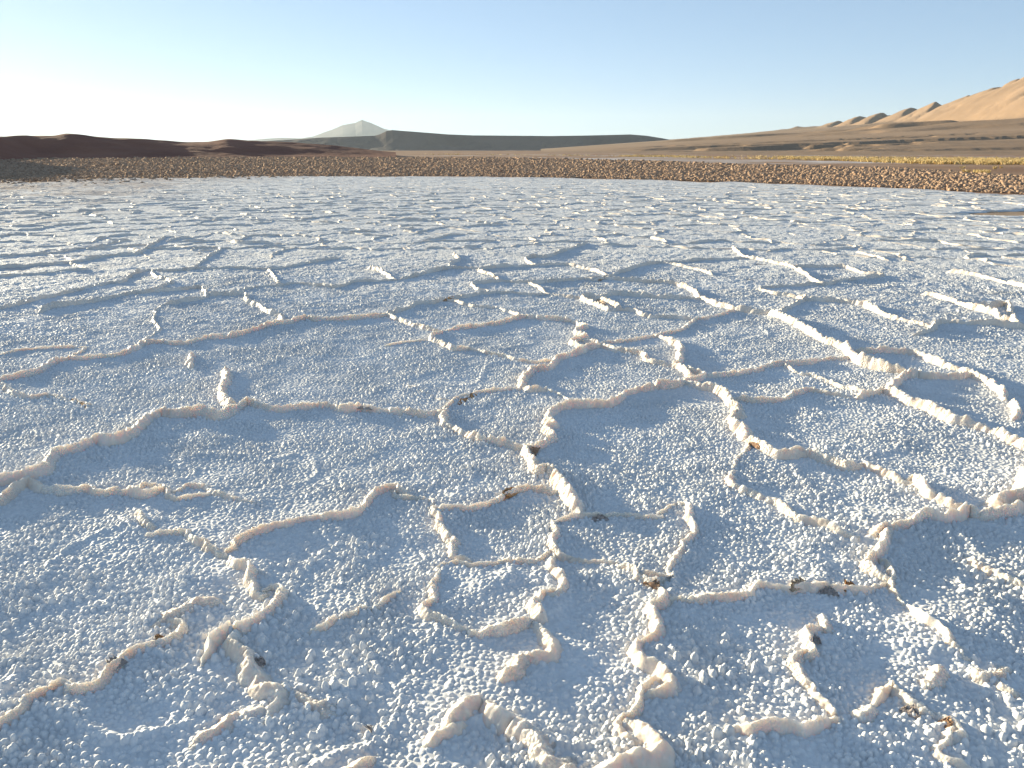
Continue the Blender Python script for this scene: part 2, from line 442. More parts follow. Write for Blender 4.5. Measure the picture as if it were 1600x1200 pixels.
 ('log shaped lump lying in front of the broad shoulder', 6.0, 6.0, ['736,1117 697,1126 649,1143']),
 ('rounded slug shaped lump above the widest ridge', 6.0, 6.5, ['817,1008 797,1029 776,1050']),
 # --- lower right
 ('long bright ridge running down right to the tan topped junction', 6.0, 5.0, ['1148,746 1193,763 1227,779 1248,796 1281,808 1314,821 1345,828']),
 ('winding ridge going right from the tan topped junction to a bright block', 7.0, 4.8, ['1356,825 1377,816 1410,808 1443,798 1477,800 1510,790 1531,798 1560,792 1589,788 1640,776']),
 ('upright bright ridge hanging below the tan topped junction', 7.5, 5.0, ['1385,816 1385,838 1368,862 1356,872']),
 ('thin steep ridge with a fin at the right end of the earth strewn ridge', 6.5, 3.5, ['1393,868 1394,892 1406,913 1420,930']),
 ('long bright knife edged ridge descending to a point in the lower right', 6.5, 5.0, ['1423,933 1456,958 1485,983 1506,1004 1526,1019']),
 ('earth strewn ridge with tan, grey and orange patches', 6.0, 4.5, ['1114,927 1143,925 1168,919 1181,907 1206,906 1248,904 1285,903 1318,907 1352,904 1388,897']),
 ('bright upright knob below the dark and orange flakes of the earth strewn ridge', 6.0, 4.5, ['1287,945 1288,960 1290,980']),
 ('bright knob with a small dark flake, above the finger shaped ridge', 6.0, 4.5, ['1261,980 1268,995 1274,1012']),
 ('bright finger shaped ridge below the pair of knobs', 7.0, 5.0, ['1252,1014 1256,1037 1277,1067 1293,1087 1308,1100']),
 ('level dim ridge with rounded shaded front in the lower right', 6.0, 5.5, ['1123,1131 1152,1122 1185,1124 1235,1125 1273,1118 1312,1109']),
 ('long ridge ending beside the winding ridge, lit along its top', 6.5, 5.5, ['1431,742 1460,763 1502,779 1527,793']),
 ('granular ridge alone on the beaded plate near the right edge', 5.5, 6.0, ['1502,853 1531,871 1568,892 1600,905 1640,922']),
 ('egg shaped salt lump standing alone in the lower right', 7.0, 7.0, ['1473,1019 1452,1046 1438,1060']),
 ('smaller egg shaped lump beside the end of the finger shaped ridge', 6.0, 6.5, ['1358,1083 1331,1112']),
 ('bright upturned block at the right edge above the winding ridge', 8.0, 6.5, ['1548,777 1568,770 1597,757 1612,722']),
 ('small Y shaped ridge near the lower right edge', 4.5, 4.5, ['1527,1046 1560,1042 1585,1028', '1545,1046 1570,1066 1600,1084']),
 ('low ridge streaked with dark grey earth at the lower right', 4.5, 5.0, ['1372,1071 1393,1058 1412,1075 1440,1098']),
 ('cream ridge cut by the bottom edge near the bottom right corner', 4.5, 4.5, ['1468,1163 1497,1179 1523,1186 1550,1200']),
 ('short granular ridge with brown top near the bottom right corner', 4.5, 4.5, ['1478,1113 1492,1124 1506,1139']),
]

def resample(pts, step):
    p = np.array(pts, float)
    # Catmull-Rom through the traced points
    q = np.vstack([2 * p[0] - p[1], p, 2 * p[-1] - p[-2]])
    out = []
    for i in range(1, len(q) - 2):
        t = np.linspace(0, 1, 14, endpoint=False)[:, None]
        a, b, c, d = q[i - 1], q[i], q[i + 1], q[i + 2]
        out.append(0.5 * ((2 * b) + (c - a) * t + (2 * a - 5 * b + 4 * c - d) * t**2 + (3 * b - a - 3 * c + d) * t**3))
    out.append(q[-2][None, :])
    c = np.vstack(out)
    s = np.concatenate([[0], np.cumsum(np.hypot(*np.diff(c, axis=0).T))])
    n = max(6, int(s[-1] / step) + 1)
    t = np.linspace(0, s[-1], n)
    return np.stack([np.interp(t, s, c[:, 0]), np.interp(t, s, c[:, 1])], 1), t

class Line:
    pass

RAW = {}
for ri, (lab, h, w, polys) in enumerate(RIDGES):
    for pi, s in enumerate(polys):
        RAW[ri, pi] = [ground_at(a, b, 0.8 * h / 100.0) for a, b in P(s)]
DENSE = {k: resample(v, 0.02)[0] for k, v in RAW.items()}

def join_end(key, end, before):
    """where a traced end should run on to: the nearest neighbouring ridge ahead of it, or nothing"""
    e = np.array(end); o = e - np.array(before)
    o /= max(np.hypot(*o), 1e-6)
    best, bd = None, 0.085 * math.hypot(*end)
    for k, d in DENSE.items():
        if k == key: continue
        v = d - e
        r = np.hypot(v[:, 0], v[:, 1])
        ok = (v @ o > 0.15 * r) | (r < 0.05)
        if not ok.any(): continue
        r = np.where(ok, r, 99)
        i = int(r.argmin())
        if r[i] < bd: bd, best = r[i], d[i]
    return best, bd

FREE = {'big crooked pink': 'b', 'rounded ridge like a tongue': 'ab', 'smooth pink ridge leaving': 'a', 'log shaped': 'ab', 'rounded slug': 'ab', 'broad shoulder': 'b',
        'egg shaped': 'ab', 'smaller egg': 'ab', 'long bright knife': 'b', 'broad sloping granular': 'b', 'broad low granular': 'b', 'small isolated salt knob': 'ab',
        'upright lump of salt': 'ab', 'short bright upright ridge': 'a', 'oblique straight': 'ab', 'bright upright knob': 'ab', 'low beaded ridge dwindling': 'b', 'small upright crumbly': 'ab',
        'granular ridge alone': 'ab', 'small bright hook': 'ab', 'heavy broad ridge': 'b', 'chunky ridge': 'a'}
LINES = []
for ri, (lab, h, w, polys) in enumerate(RIDGES):
    for pi, s in enumerate(polys):
        L = Line()
        L.ridge = ri
        L.h, L.w = h / 100.0, w / 100.0
        raw = list(RAW[ri, pi])
        floor0 = floor1 = 0.0
        free = next((v for k, v in FREE.items() if lab.startswith(k)), '')
        q, d = join_end((ri, pi), raw[0], raw[1]) if 'a' not in free else (None, 0)
        if q is not None:
            floor0 = 0.5
            if d > 0.03: raw = [tuple(q)] + raw
        q, d = join_end((ri, pi), raw[-1], raw[-2]) if 'b' not in free else (None, 0)
        if q is not None:
            floor1 = 0.5
            if d > 0.03: raw = raw + [tuple(q)]
        dist = float(np.mean([math.hypot(*q) for q in raw]))
        L.dist = dist
        L.step = min(max(0.0014 * dist, 0.0038), 0.02)
        L.h *= 0.86 * (1.0 + 0.25 * float(smooth(4.5, 9.0, dist))) * (1 - 0.30 * float(smooth(4.2, 2.8, dist)))
        L.w *= 1 - 0.18 * float(smooth(4.2, 2.8, dist))
        L.p, L.s = resample(raw, L.step)
        sd = 100 + ri * 7 + pi * 3
        n = len(L.p)
        tan = np.gradient(L.p, axis=0)
        tan /= np.maximum(np.hypot(tan[:, 0], tan[:, 1]), 1e-9)[:, None]
        nor = np.stack([-tan[:, 1], tan[:, 0]], 1)
        z0 = np.zeros(n)
        mea = 0.013 * vnoise(L.s / 0.085, z0 + sd, 3) + 0.007 * vnoise(L.s / 0.03, z0 + sd, 4)
        L.p = L.p + nor * mea[:, None]
        tan = np.gradient(L.p, axis=0)
        tan /= np.maximum(np.hypot(tan[:, 0], tan[:, 1]), 1e-9)[:, None]
        # keep the cross direction steady so that the strip does not fold in tight bends
        k = max(1, int(0.05 / L.step))
        ker = np.ones(2 * k + 1) / (2 * k + 1)
        tp = np.pad(tan, ((k, k), (0, 0)), mode='edge')
        tan = np.stack([np.convolve(tp[:, 0], ker, 'valid'), np.convolve(tp[:, 1], ker, 'valid')], 1)
        tan /= np.maximum(np.hypot(tan[:, 0], tan[:, 1]), 1e-9)[:, None]
        L.tan = tan
        L.nor = np.stack([-tan[:, 1], tan[:, 0]], 1)
        ln = L.s[-1]
        tl = min(0.11, ln * 0.25)
        e = np.minimum(floor0 + (1 - floor0) * smooth(0, tl, L.s), floor1 + (1 - floor1) * smooth(0, tl, ln - L.s))
        L.hm = (0.90 + 0.24 * vnoise(L.s / 0.20, z0 + sd, 5) + 0.07 * vnoise(L.s / 0.05, z0 + sd, 6))
        rk = np.random.default_rng(sd)
        for c in np.cumsum(rk.exponential(0.22, 60)):               # cracks across the ridge
            if c > ln: break
            L.hm = L.hm * (1 - rk.uniform(0.15, 0.45) * np.exp(-((L.s - c) / (0.008 + 0.004 * rk.random())) ** 2))
        steps = h01(np.floor(L.s / 0.13 + 0.7 * vnoise(L.s / 0.1, z0 + sd, 19)).astype(np.int32), z0.astype(np.int32) + sd, 20)
        L.hm = L.hm * (0.88 + 0.22 * steps)                          # plates pushed up unevenly
        L.hm = np.clip(L.hm, 0.25, 1.5) * (0.12 + 0.88 * e)
        L.wm = (0.92 + 0.20 * vnoise(L.s / 0.15, z0 + sd, 8) + 0.07 * vnoise(L.s / 0.05, z0 + sd, 9)) * (0.45 + 0.55 * e)
        L.e = e
        r = random.Random(sd)
        L.side = (0.25 + 0.75 * r.random(), 0.15 + 0.6 * r.random())   # how high the plates climb on the two sides
        LINES.append(L)

# swell of the plates towards the ridges, on a 2 cm raster
RX0, RX1, RY0, RY1, RD = -14.0, 14.0, 0.4, 16.0, 0.02
NX, NY = int((RX1 - RX0) / RD) + 1, int((RY1 - RY0) / RD) + 1
SWELL = np.zeros((NY, NX), np.float32)
for L in LINES:
    pad = 0.42
    x0 = max(0, int((L.p[:, 0].min() - pad - RX0) / RD)); x1 = min(NX, int((L.p[:, 0].max() + pad - RX0) / RD) + 1)
    y0 = max(0, int((L.p[:, 1].min() - pad - RY0) / RD)); y1 = min(NY, int((L.p[:, 1].max() + pad - RY0) / RD) + 1)
    if x1 <= x0 or y1 <= y0: continue
    gx, gy = np.meshgrid(RX0 + RD * np.arange(x0, x1), RY0 + RD * np.arange(y0, y1))
    gx = gx.astype(np.float32); gy = gy.astype(np.float32)
    st = max(1, int(0.03 / L.step))
    best = np.full(gx.shape, 9.0, np.float32); hh = np.zeros(gx.shape, np.float32)
    for i in range(0, len(L.p), st):
        dx = gx - L.p[i, 0]; dy = gy - L.p[i, 1]
        d = np.sqrt(dx * dx + dy * dy)
        k = d < best
        if not k.any(): continue
        sgn = np.clip((dx * L.nor[i, 0] + dy * L.nor[i, 1]) / 0.05, -1, 1) * 0.5 + 0.5
        amp = L.h * (0.42 - 0.14 * float(smooth(5, 9, L.dist)) + 0.12 * float(smooth(3.6, 2.6, L.dist))) * L.e[i] * (L.side[0] * sgn + L.side[1] * (1 - sgn))
        best[k] = d[k]; hh[k] = amp[k]
    sw = hh * np.exp(-(best / 0.15) ** 1.5)
    SWELL[y0:y1, x0:x1] = np.maximum(SWELL[y0:y1, x0:x1], sw)
for _ in range(2):                                # take the creases out
    SWELL[1:-1, 1:-1] = (SWELL[1:-1, 1:-1] * 2 + SWELL[:-2, 1:-1] + SWELL[2:, 1:-1] + SWELL[1:-1, :-2] + SWELL[1:-1, 2:]) / 6

def swell_at(x, y):
    fx = np.clip((x - RX0) / RD, 0, NX - 1.001); fy = np.clip((y - RY0) / RD, 0, NY - 1.001)
    ix, iy = fx.astype(np.int32), fy.astype(np.int32)
    tx, ty = (fx - ix).astype(np.float32), (fy - iy).astype(np.float32)
    a = SWELL[iy, ix] * (1 - tx) + SWELL[iy, ix + 1] * tx
    b = SWELL[iy + 1, ix] * (1 - tx) + SWELL[iy + 1, ix + 1] * tx
    return a * (1 - ty) + b * ty

# salt edge (picture row of the far rim -> radius by direction)
EDGE_PX = [(-500, 320), (-200, 296), (0, 284), (200, 279), (450, 275), (800, 276), (1000, 280), (1300, 289), (1500, 298), (1600, 303), (1800, 322), (2100, 360)]
eg = np.array([ground_at(a, b) for a, b in EDGE_PX])
E_AZ, E_R = np.arctan2(eg[:, 0], eg[:, 1]), np.hypot(eg[:, 0], eg[:, 1])
def edge_r(az):
    return np.interp(az, E_AZ, E_R)

mud_c = ground_at(1648, 332.5)
def mud_mask(x, y):
    dx, dy = (x - mud_c[0]) / 2.3, (y - mud_c[1]) / 1.05
    d = np.sqrt(dx * dx + dy * dy) + 0.22 * fbm(x * 0.9, y * 0.9, 77, 3)
    return smooth(1.12, 0.9, d)

def base_level(x, y):
    """the crust without its beads"""
    r = np.sqrt(x * x + y * y)
    near = smooth(4.2, 2.4, r)
    far = smooth(7.0, 13.0, r)
    z = 0.0075 * fbm(x / 0.8, y / 0.8, 11, 2)
    z = z + (0.003 + 0.006 * near + 0.003 * far) * fbm(x / 0.21, y / 0.21, 12, 2)
    z = z + 0.007 * far * fbm(x / 0.9 + 5, y / 0.9, 13, 3)
    nz = fbm(x / 0.42 + 3, y / 0.42, 14, 2)
    z = z + (0.020 * near + 0.010 * (1 - near) * (1 - far)) * np.clip(1 - np.abs(nz) * 3.2, 0, 1) ** 2 * 0.85 * np.clip(0.4 + 1.2 * fbm(x / 0.9, y / 0.9 + 8, 17, 2), 0, 1)
    return z + swell_at(x, y)

def beads(x, y, cell, seed, keep=1.0, rmin=0.34, rmax=0.62):
    x = x + 0.22 * cell * vnoise(x / (cell * 2.3), y / (cell * 2.3), seed + 5)
    y = y + 0.22 * cell * vnoise(x / (cell * 2.1) + 40, y / (cell * 2.1), seed + 6)
    gx, gy = x / cell, y / cell
    fx, fy = np.floor(gx), np.floor(gy)
    ix, iy = fx.astype(np.int32), fy.astype(np.int32)
    lx, ly = gx - fx, gy - fy
    out = np.zeros_like(lx)
    for dy in (-1, 0, 1):
        for dx in (-1, 0, 1):
            cx = dx + 0.5 + (h01(ix + dx, iy + dy, seed) - 0.5) * 0.9
            cy = dy + 0.5 + (h01(ix + dx, iy + dy, seed + 1) - 0.5) * 0.9
            q = h01(ix + dx, iy + dy, seed + 2)
            rr = rmin + (rmax - rmin) * q
            if keep < 1:
                rr = rr * (h01(ix + dx, iy + dy, seed + 3) < keep)
            d2 = (lx - cx) ** 2 + (ly - cy) ** 2
            v = rr * rr - d2
            np.maximum(out, rr * (np.maximum(v, 0) / np.maximum(rr * rr, 1e-6)) ** 0.54 * (0.75 + 0.7 * q), out=out)
    return out * np.float32(cell)

def crust_z(x, y):
    x = x.astype(np.float32); y = y.astype(np.float32)
    r = np.sqrt(x * x + y * y)
    az = np.arctan2(x, y)
    z = base_level(x, y)
    fade = smooth(14.0, 10.0, r)
    if fade.max() > 0:
        clump = 0.85 + 0.55 * fbm(x / 0.16, y / 0.16, 21, 2)
        clump = np.clip(clump * (1 + 0.3 * fbm(x / 1.1, y / 1.1, 23, 2)), 0.35, 1.6)
        z = z + fade * (beads(x, y, 0.0185, 50, 1.0, 0.36, 0.58) * clump)
        nearb = smooth(5.5, 2.0, r)
        big = np.clip(fbm(x / 0.30, y / 0.30, 22, 2) + 0.25, 0, 1)
        if nearb.max() > 0:
            z = z + nearb * big * beads(x, y, 0.031, 60, 0.5, 0.28, 0.52) * 1.1
    if r.max() > 6:
        z = z + smooth(5.5, 10, r) * (0.0045 * vnoise(x / 0.035, y / 0.035, 31) + 0.005 * vnoise(x / 0.10, y / 0.10, 32))
    # ragged rim: the crust thins out and sinks into the soil
    er = edge_r(az)
    wob = fbm(x / 1.7, y / 1.7, 41, 4)
    left = smooth(-0.18, -0.55, az)
    over = (r - er + 1.2) / (2.2 + 3 * left) + (0.5 + 0.5 * left) * wob
    z = z - 0.13 * smooth(0.0, 1.3, over)
    z = z - 0.16 * mud_mask(x, y)
    over2 = (r - er + 1.0) / (2.0 + 24.0 * left) + 0.55 * wob + 0.5 * left * fbm(x / 0.45, y / 0.45, 43, 3)
    soil = smooth(-1.5, 0.5, over2) * (0.35 + 0.55 * left)
    return z, soil

def build_crust():
    ac = np.radians(np.concatenate([np.arange(-180, -60, 2.0), np.arange(-60, -45, 0.25), np.arange(-45, 45, 0.05),
                                    np.arange(45, 60, 0.25), np.arange(60, 180.1, 2.0)]))
    rs = list(np.linspace(0.02, 1.25, 25))
    while rs[-1] < 66:
        r = rs[-1]
        if r < 3.3: d = 0.0027 if r > 1.4 else 0.02
        elif r < 5.0: d = 0.0037
        elif r < 7.0: d = 0.0046
        elif r < 13: d = 0.0046 + (r - 7.0) / 6.0 * 0.0155
        else: d = 0.0016 * r
        rs.append(r + d)
    rs = np.array(rs)
    nr, nc = len(rs), len(ac)
    V = np.empty((nr, nc, 3), np.float32)
    S = np.empty((nr, nc), np.float32)
    sa, ca = np.sin(ac), np.cos(ac)
    for i in range(0, nr, 200):
        r = rs[i:i + 200][:, None]
        x, y = r * sa, r * ca
        z, soil = crust_z(x, y)
        V[i:i + 200, :, 0] = x; V[i:i + 200, :, 1] = y; V[i:i + 200, :, 2] = z
        S[i:i + 200] = soil
    me = make_mesh('salt_crust', V.reshape(-1, 3), grid_faces(nr, nc)[:, ::-1], [M_SALT], attrs={'soil': S, 'coarse': np.repeat(smooth(8.0, 13.0, rs)[:, None], nc, 1)})
    link('salt_crust', me, 'bluish white crust of beaded salt covering the flat', 'salt flat', kind='structure')

build_crust()

# ------------------------------------------------------------------ ridges as bodies of their own
def loft(L, nu, seed):
    n = len(L.p)
    u = np.linspace(-1, 1, nu)
    tow = np.sign(-(L.nor * L.p).sum(1))[:, None]              # the steep side is mostly the one turned to the south
    lean = random.Random(seed).uniform(0.05, 0.5) * tow.mean()
    hw = (L.w * L.wm)[:, None]
    jag = 0.10 * vnoise(L.s[:, None] / 0.02 + 0 * u, L.s[:, None] * 0 + u * 1.5 + seed, 14)
    off = hw * (u + lean * (1 - u * u) + jag * (1 - u * u))
    x = L.p[:, 0:1] + L.nor[:, 0:1] * off
    y = L.p[:, 1:2] + L.nor[:, 1:2] * off
    prof = (1 - np.abs(u) ** 1.22) ** 1.08
    z = (L.h * L.hm)[:, None] * prof
    z = z + L.h * (0.13 * vnoise(x / 0.04, y / 0.04, 15) + 0.11 * vnoise(x / 0.013, y / 0.013, 16)) * (prof ** 0.5) * (0.3 + 0.7 * L.e[:, None])
    if L.dist < 7.5:
        gm = 0.25 + 0.75 * smooth(-0.25, 0.45, fbm(x / 0.22, y / 0.22, 18, 2))
        z = z + 0.62 * gm * beads(x.astype(np.float32), y.astype(np.float32), 0.0145, 70, 0.85, 0.30, 0.56) * np.minimum(1, prof * 3)
    z = z + base_level(x, y) - 0.011 * (1 - prof) - 0.004
    top = np.stack([x, y, z], -1)
    # closed underside, buried
    bx = L.p[:, 0:1] + L.nor[:, 0:1] * hw * np.array([[-0.9, 0.9]])
    by = L.p[:, 1:2] + L.nor[:, 1:2] * hw * np.array([[-0.9, 0.9]])
    bot = np.stack([bx, by, np.full_like(bx, -0.055)], -1)
    ring = np.concatenate([top, bot[:, ::-1]], 1)          # nu + 2 points round the section
    m = nu + 2
    i = np.arange(n - 1)[:, None] * m
    j = np.arange(m)[None, :]
    k = (j + 1) % m
    q = np.stack([i + j, i + m + j, i + m + k, i + k], -1).reshape(-1, 4)
    v = ring.reshape(-1, 3)
    # end caps as fans
    c0, c1 = len(v), len(v) + 1
    v = np.vstack([v, ring[0].mean(0), ring[-1].mean(0)])
    jj = np.arange(m); kk = (jj + 1) % m
    t0 = np.stack([np.full(m, c0), jj, kk], -1)
    t1 = np.stack([np.full(m, c1), (n - 1) * m + kk, (n - 1) * m + jj], -1)
    return v, q, np.vstack([t0, t1])

for ri, (lab, h, w, polys) in enumerate(RIDGES):
    vs, qs, ts, off = [], [], [], 0
    for li, L in enumerate([l for l in LINES if l.ridge == ri]):
        v, q, t = loft(L, 27 if L.dist < 5.0 else 19 if L.dist < 6.5 else 13, ri * 11 + li)
        vs.append(v); qs.append(q + off); ts.append(t + off); off += len(v)
    v = np.vstack(vs)
    c = v.mean(0); c[2] = 0
    me = make_mesh('salt_ridge', v - c, np.vstack(qs), [M_RIDGE if L.dist < 7.5 else M_RIDGE_FAR], tris=np.vstack(ts))
    link('salt_ridge', me, lab, 'salt ridge', GR, loc=tuple(c))

# ------------------------------------------------------------------ far ridges: a jittered honeycomb of broken edges
def far_edges():
    r = random.Random(5)
    cell = 1.25
    H = {}
    def corner(i, j, k):
        key = (i, j, k)
        if key not in H:
            bx = (i + 0.5 * j) * cell; by = j * cell * 0.866 + (0.289 if k == 0 else 0.577) * cell * 1.0
            if k == 1: bx += 0.5 * cell
            H[key] = (bx + r.uniform(-.36, .36) * cell, by + r.uniform(-.34, .34) * cell)
        return H[key]
    out = []
    for j in range(-4, 60):
        for i in range(-75, 75):
            a = corner(i, j, 0)
            for b in (corner(i, j, 1), corner(i - 1, j, 1), corner(i, j - 1, 1)):
                if r.random() < 0.10: continue
                out.append((a, b))
    return out

class FL: pass
def far_line(a, b, rnd):
    a = np.array(a); b = np.array(b)
    mid = (a + b) / 2
    dist = math.hypot(*mid)
    L = FL()
    ln = np.linalg.norm(b - a)
    step = min(max(0.0022 * dist, 0.03), 0.09)
    n = max(5, int(ln / step))
    t = np.linspace(-0.06, 1.06, n)
    L.p = a + (b - a) * t[:, None]
    L.s = t * ln
    tan = (b - a) / ln
    nor = np.array([-tan[1], tan[0]])
    sd = rnd.random() * 500
    z0 = np.zeros(n)
    L.p = L.p + nor * (0.16 * vnoise(L.s / 0.45, z0 + sd, 3) + 0.06 * vnoise(L.s / 0.15, z0 + sd, 4))[:, None] * (smooth(0, .2, t) * smooth(1, .8, t))[:, None]
    L.tan = np.repeat(tan[None], n, 0); L.nor = np.repeat(nor[None], n, 0)
    L.e = np.minimum(smooth(-0.06, 0.12, t), smooth(1.06, 0.88, t))
    fade = 1.0 - 0.55 * float(smooth(26, 42, dist))
    L.h = rnd.uniform(0.018, 0.048) * fade
    L.w = rnd.uniform(0.045, 0.085)
    L.hm = np.clip(0.75 + 0.45 * vnoise(L.s / 0.3, z0 + sd, 5) + 0.25 * vnoise(L.s / 0.1, z0 + sd, 6), 0.1, 1.5) * (0.1 + 0.9 * L.e)
    L.wm = (0.9 + 0.3 * vnoise(L.s / 0.2, z0 + sd, 8)) * (0.5 + 0.5 * L.e)
    L.dist = dist
    return L

rnd = random.Random(99)
far = []
for a, b in far_edges():
    mx, my = (a[0] + b[0]) / 2, (a[1] + b[1]) / 2
    d, az = math.hypot(mx, my), math.atan2(mx, my)
    beside = math.radians(38) < abs(az) < math.radians(75) and 1.2 < d < 13.4
    if not beside and (abs(az) > math.radians(43) or d < 13.4 or d > float(edge_r(az)) - 2.0): continue
    if mud_mask(np.array([mx]), np.array([my]))[0] > 0.01: continue
    far.append((d + 100 * beside, a, b))
far.sort(key=lambda t: t[0])
vs, qs, ts, off = [], [], [], 0
for k, (d, a, b) in enumerate(far):
    L = far_line(a, b, rnd)
    v, q, t = loft(L, 9, k)
    if k < 150:
        c = v.mean(0); c[2] = 0
        me = make_mesh('salt_ridge', v - c, q, [M_RIDGE_FAR], tris=t)
        link('salt_ridge', me, 'short low ridge far out on the salt, one of many small sunlit streaks', 'salt ridge', 'small far ridges on the salt', loc=tuple(c))
    else:
        vs.append(v); qs.append(q + off); ts.append(t + off); off += len(v)
me = make_mesh('far_salt_ridges', np.vstack(vs), np.vstack(qs), [M_RIDGE_FAR], tris=np.vstack(ts))
link('far_salt_ridges', me, 'countless tiny ridges on the farthest salt before the brown clods', 'salt ridges', kind='stuff')

# ------------------------------------------------------------------ flakes of broken crust with earth on them
GF = 'earth stained flakes broken out of the crust'
FLAKES = [
 (735, 613, 56, 30, 5.0, F_ORANGE, 'orange brown flake along the thin pale ridge above the shaded central plate'),
 (797, 761, 60, 24, 4.5, F_ORANGE, 'rusty flake under the lip of the ridge left of the jagged bright tail'),
 (278, 640, 38, 8, 3.5, F_TAN, 'tan flake near the end of the thick pinkish ridge'),
 (319, 641, 18, 0, 3.0, F_BROWN, 'small brown flake just right of the tan one on the pinkish ridge'),
 (124, 622, 30, -25, 3.0, F_BROWN, 'dark brown flake between crumbling ridge pieces near the left edge'),
 (570, 635, 30, -4, 3.0, F_DARK, 'dark grey flake on the straight pale ridge'),
 (708, 462, 32, 12, 4.0, F_ORANGE, 'orange flake on the stepped ridge in the upper middle'),
 (600, 487, 30, 0, 3.5, F_BROWN, 'flat brown flake at the right end of the long wavy ridge'),
 (940, 469, 26, -35, 4.0, F_TAN, 'tan flake on the lobed foot of a ridge above the middle'),
 (944, 431, 24, 20, 4.0, F_TAN, 'pale tan flake where a far ridge curves up to the right'),
 (1022, 906, 28, -22, 3.5, F_BROWN, 'brown flake beneath the tip of the fan shaped block'),
 (1250, 906, 34, 15, 4.5, F_TAN, 'crumbly tan flake, largest on the earth strewn ridge'),
 (1298, 912, 30, -10, 3.0, F_DARK, 'dark grey flake between tan and orange ones on the earth strewn ridge'),
 (1327, 908, 22, 14, 3.5, F_ORANGE, 'bright orange flake on the earth strewn ridge'),
 (179, 1028, 32, 32, 4.5, F_DARK, 'dark grey brown flake on the long pink ridge at the lower left'),
 (403, 1022, 22, 10, 3.0, F_DARK, 'grey plate in the hollow back of the heavy broad ridge'),
 (584, 1118, 14, 75, 6.0, F_DARK, 'dark upright flake near the bottom edge beside a pink ridge'),
 (836, 700, 14, 60, 4.0, F_BROWN, 'small brown flake at the head of the jagged bright tail'),
 (1182, 690, 18, -30, 3.5, F_BROWN, 'brown flake on the crumbled lower end of the thick broken ridge'),
 (1172, 587, 52, -7, 1.6, F_DARK, 'long thin dark sliver beside the long sweeping ridge'),
 (1383, 818, 16, 50, 3.5, F_TAN, 'tan flake standing on the junction above the upright bright ridge'),
 (1428, 1097, 34, -28, 3.5, F_DARK, 'dark grey flake on the streaked low ridge at the lower right'),
 (1484, 1117, 22, -38, 3.5, F_BROWN, 'brown flake on the short ridge near the bottom right corner'),
 (936, 797, 28, 6, 3.0, F_DARK, 'grey flake on the thin straight ridge before the large shaded plate'),
 (397, 823, 18, 25, 3.0, F_TAN, 'small tan flake at the left end of the smooth arcing pink ridge'),
 (246, 985, 14, 30, 3.0, F_ORANGE, 'small orange fleck at the top of the long pink ridge'),
 (1152, 632, 22, -35, 3.0, F_DARK, 'dark flake in the gap of the thick broken ridge'),
 (1190, 408, 30, -4, 3.0, F_DARK, 'far dark flake, upper of two right of the lightning bolt ridge'),
 (1170, 431, 22, -4, 3.0, F_DARK, 'far dark flake, lower of two right of the lightning bolt ridge'),
 (262, 1154, 22, 25, 1.2, F_DARK, 'flat dark earth patch among beads near the bottom left'),
 (1276, 994, 14, -5, 3.0, F_DARK, 'small dark flake between the pair of bright knobs'),
]
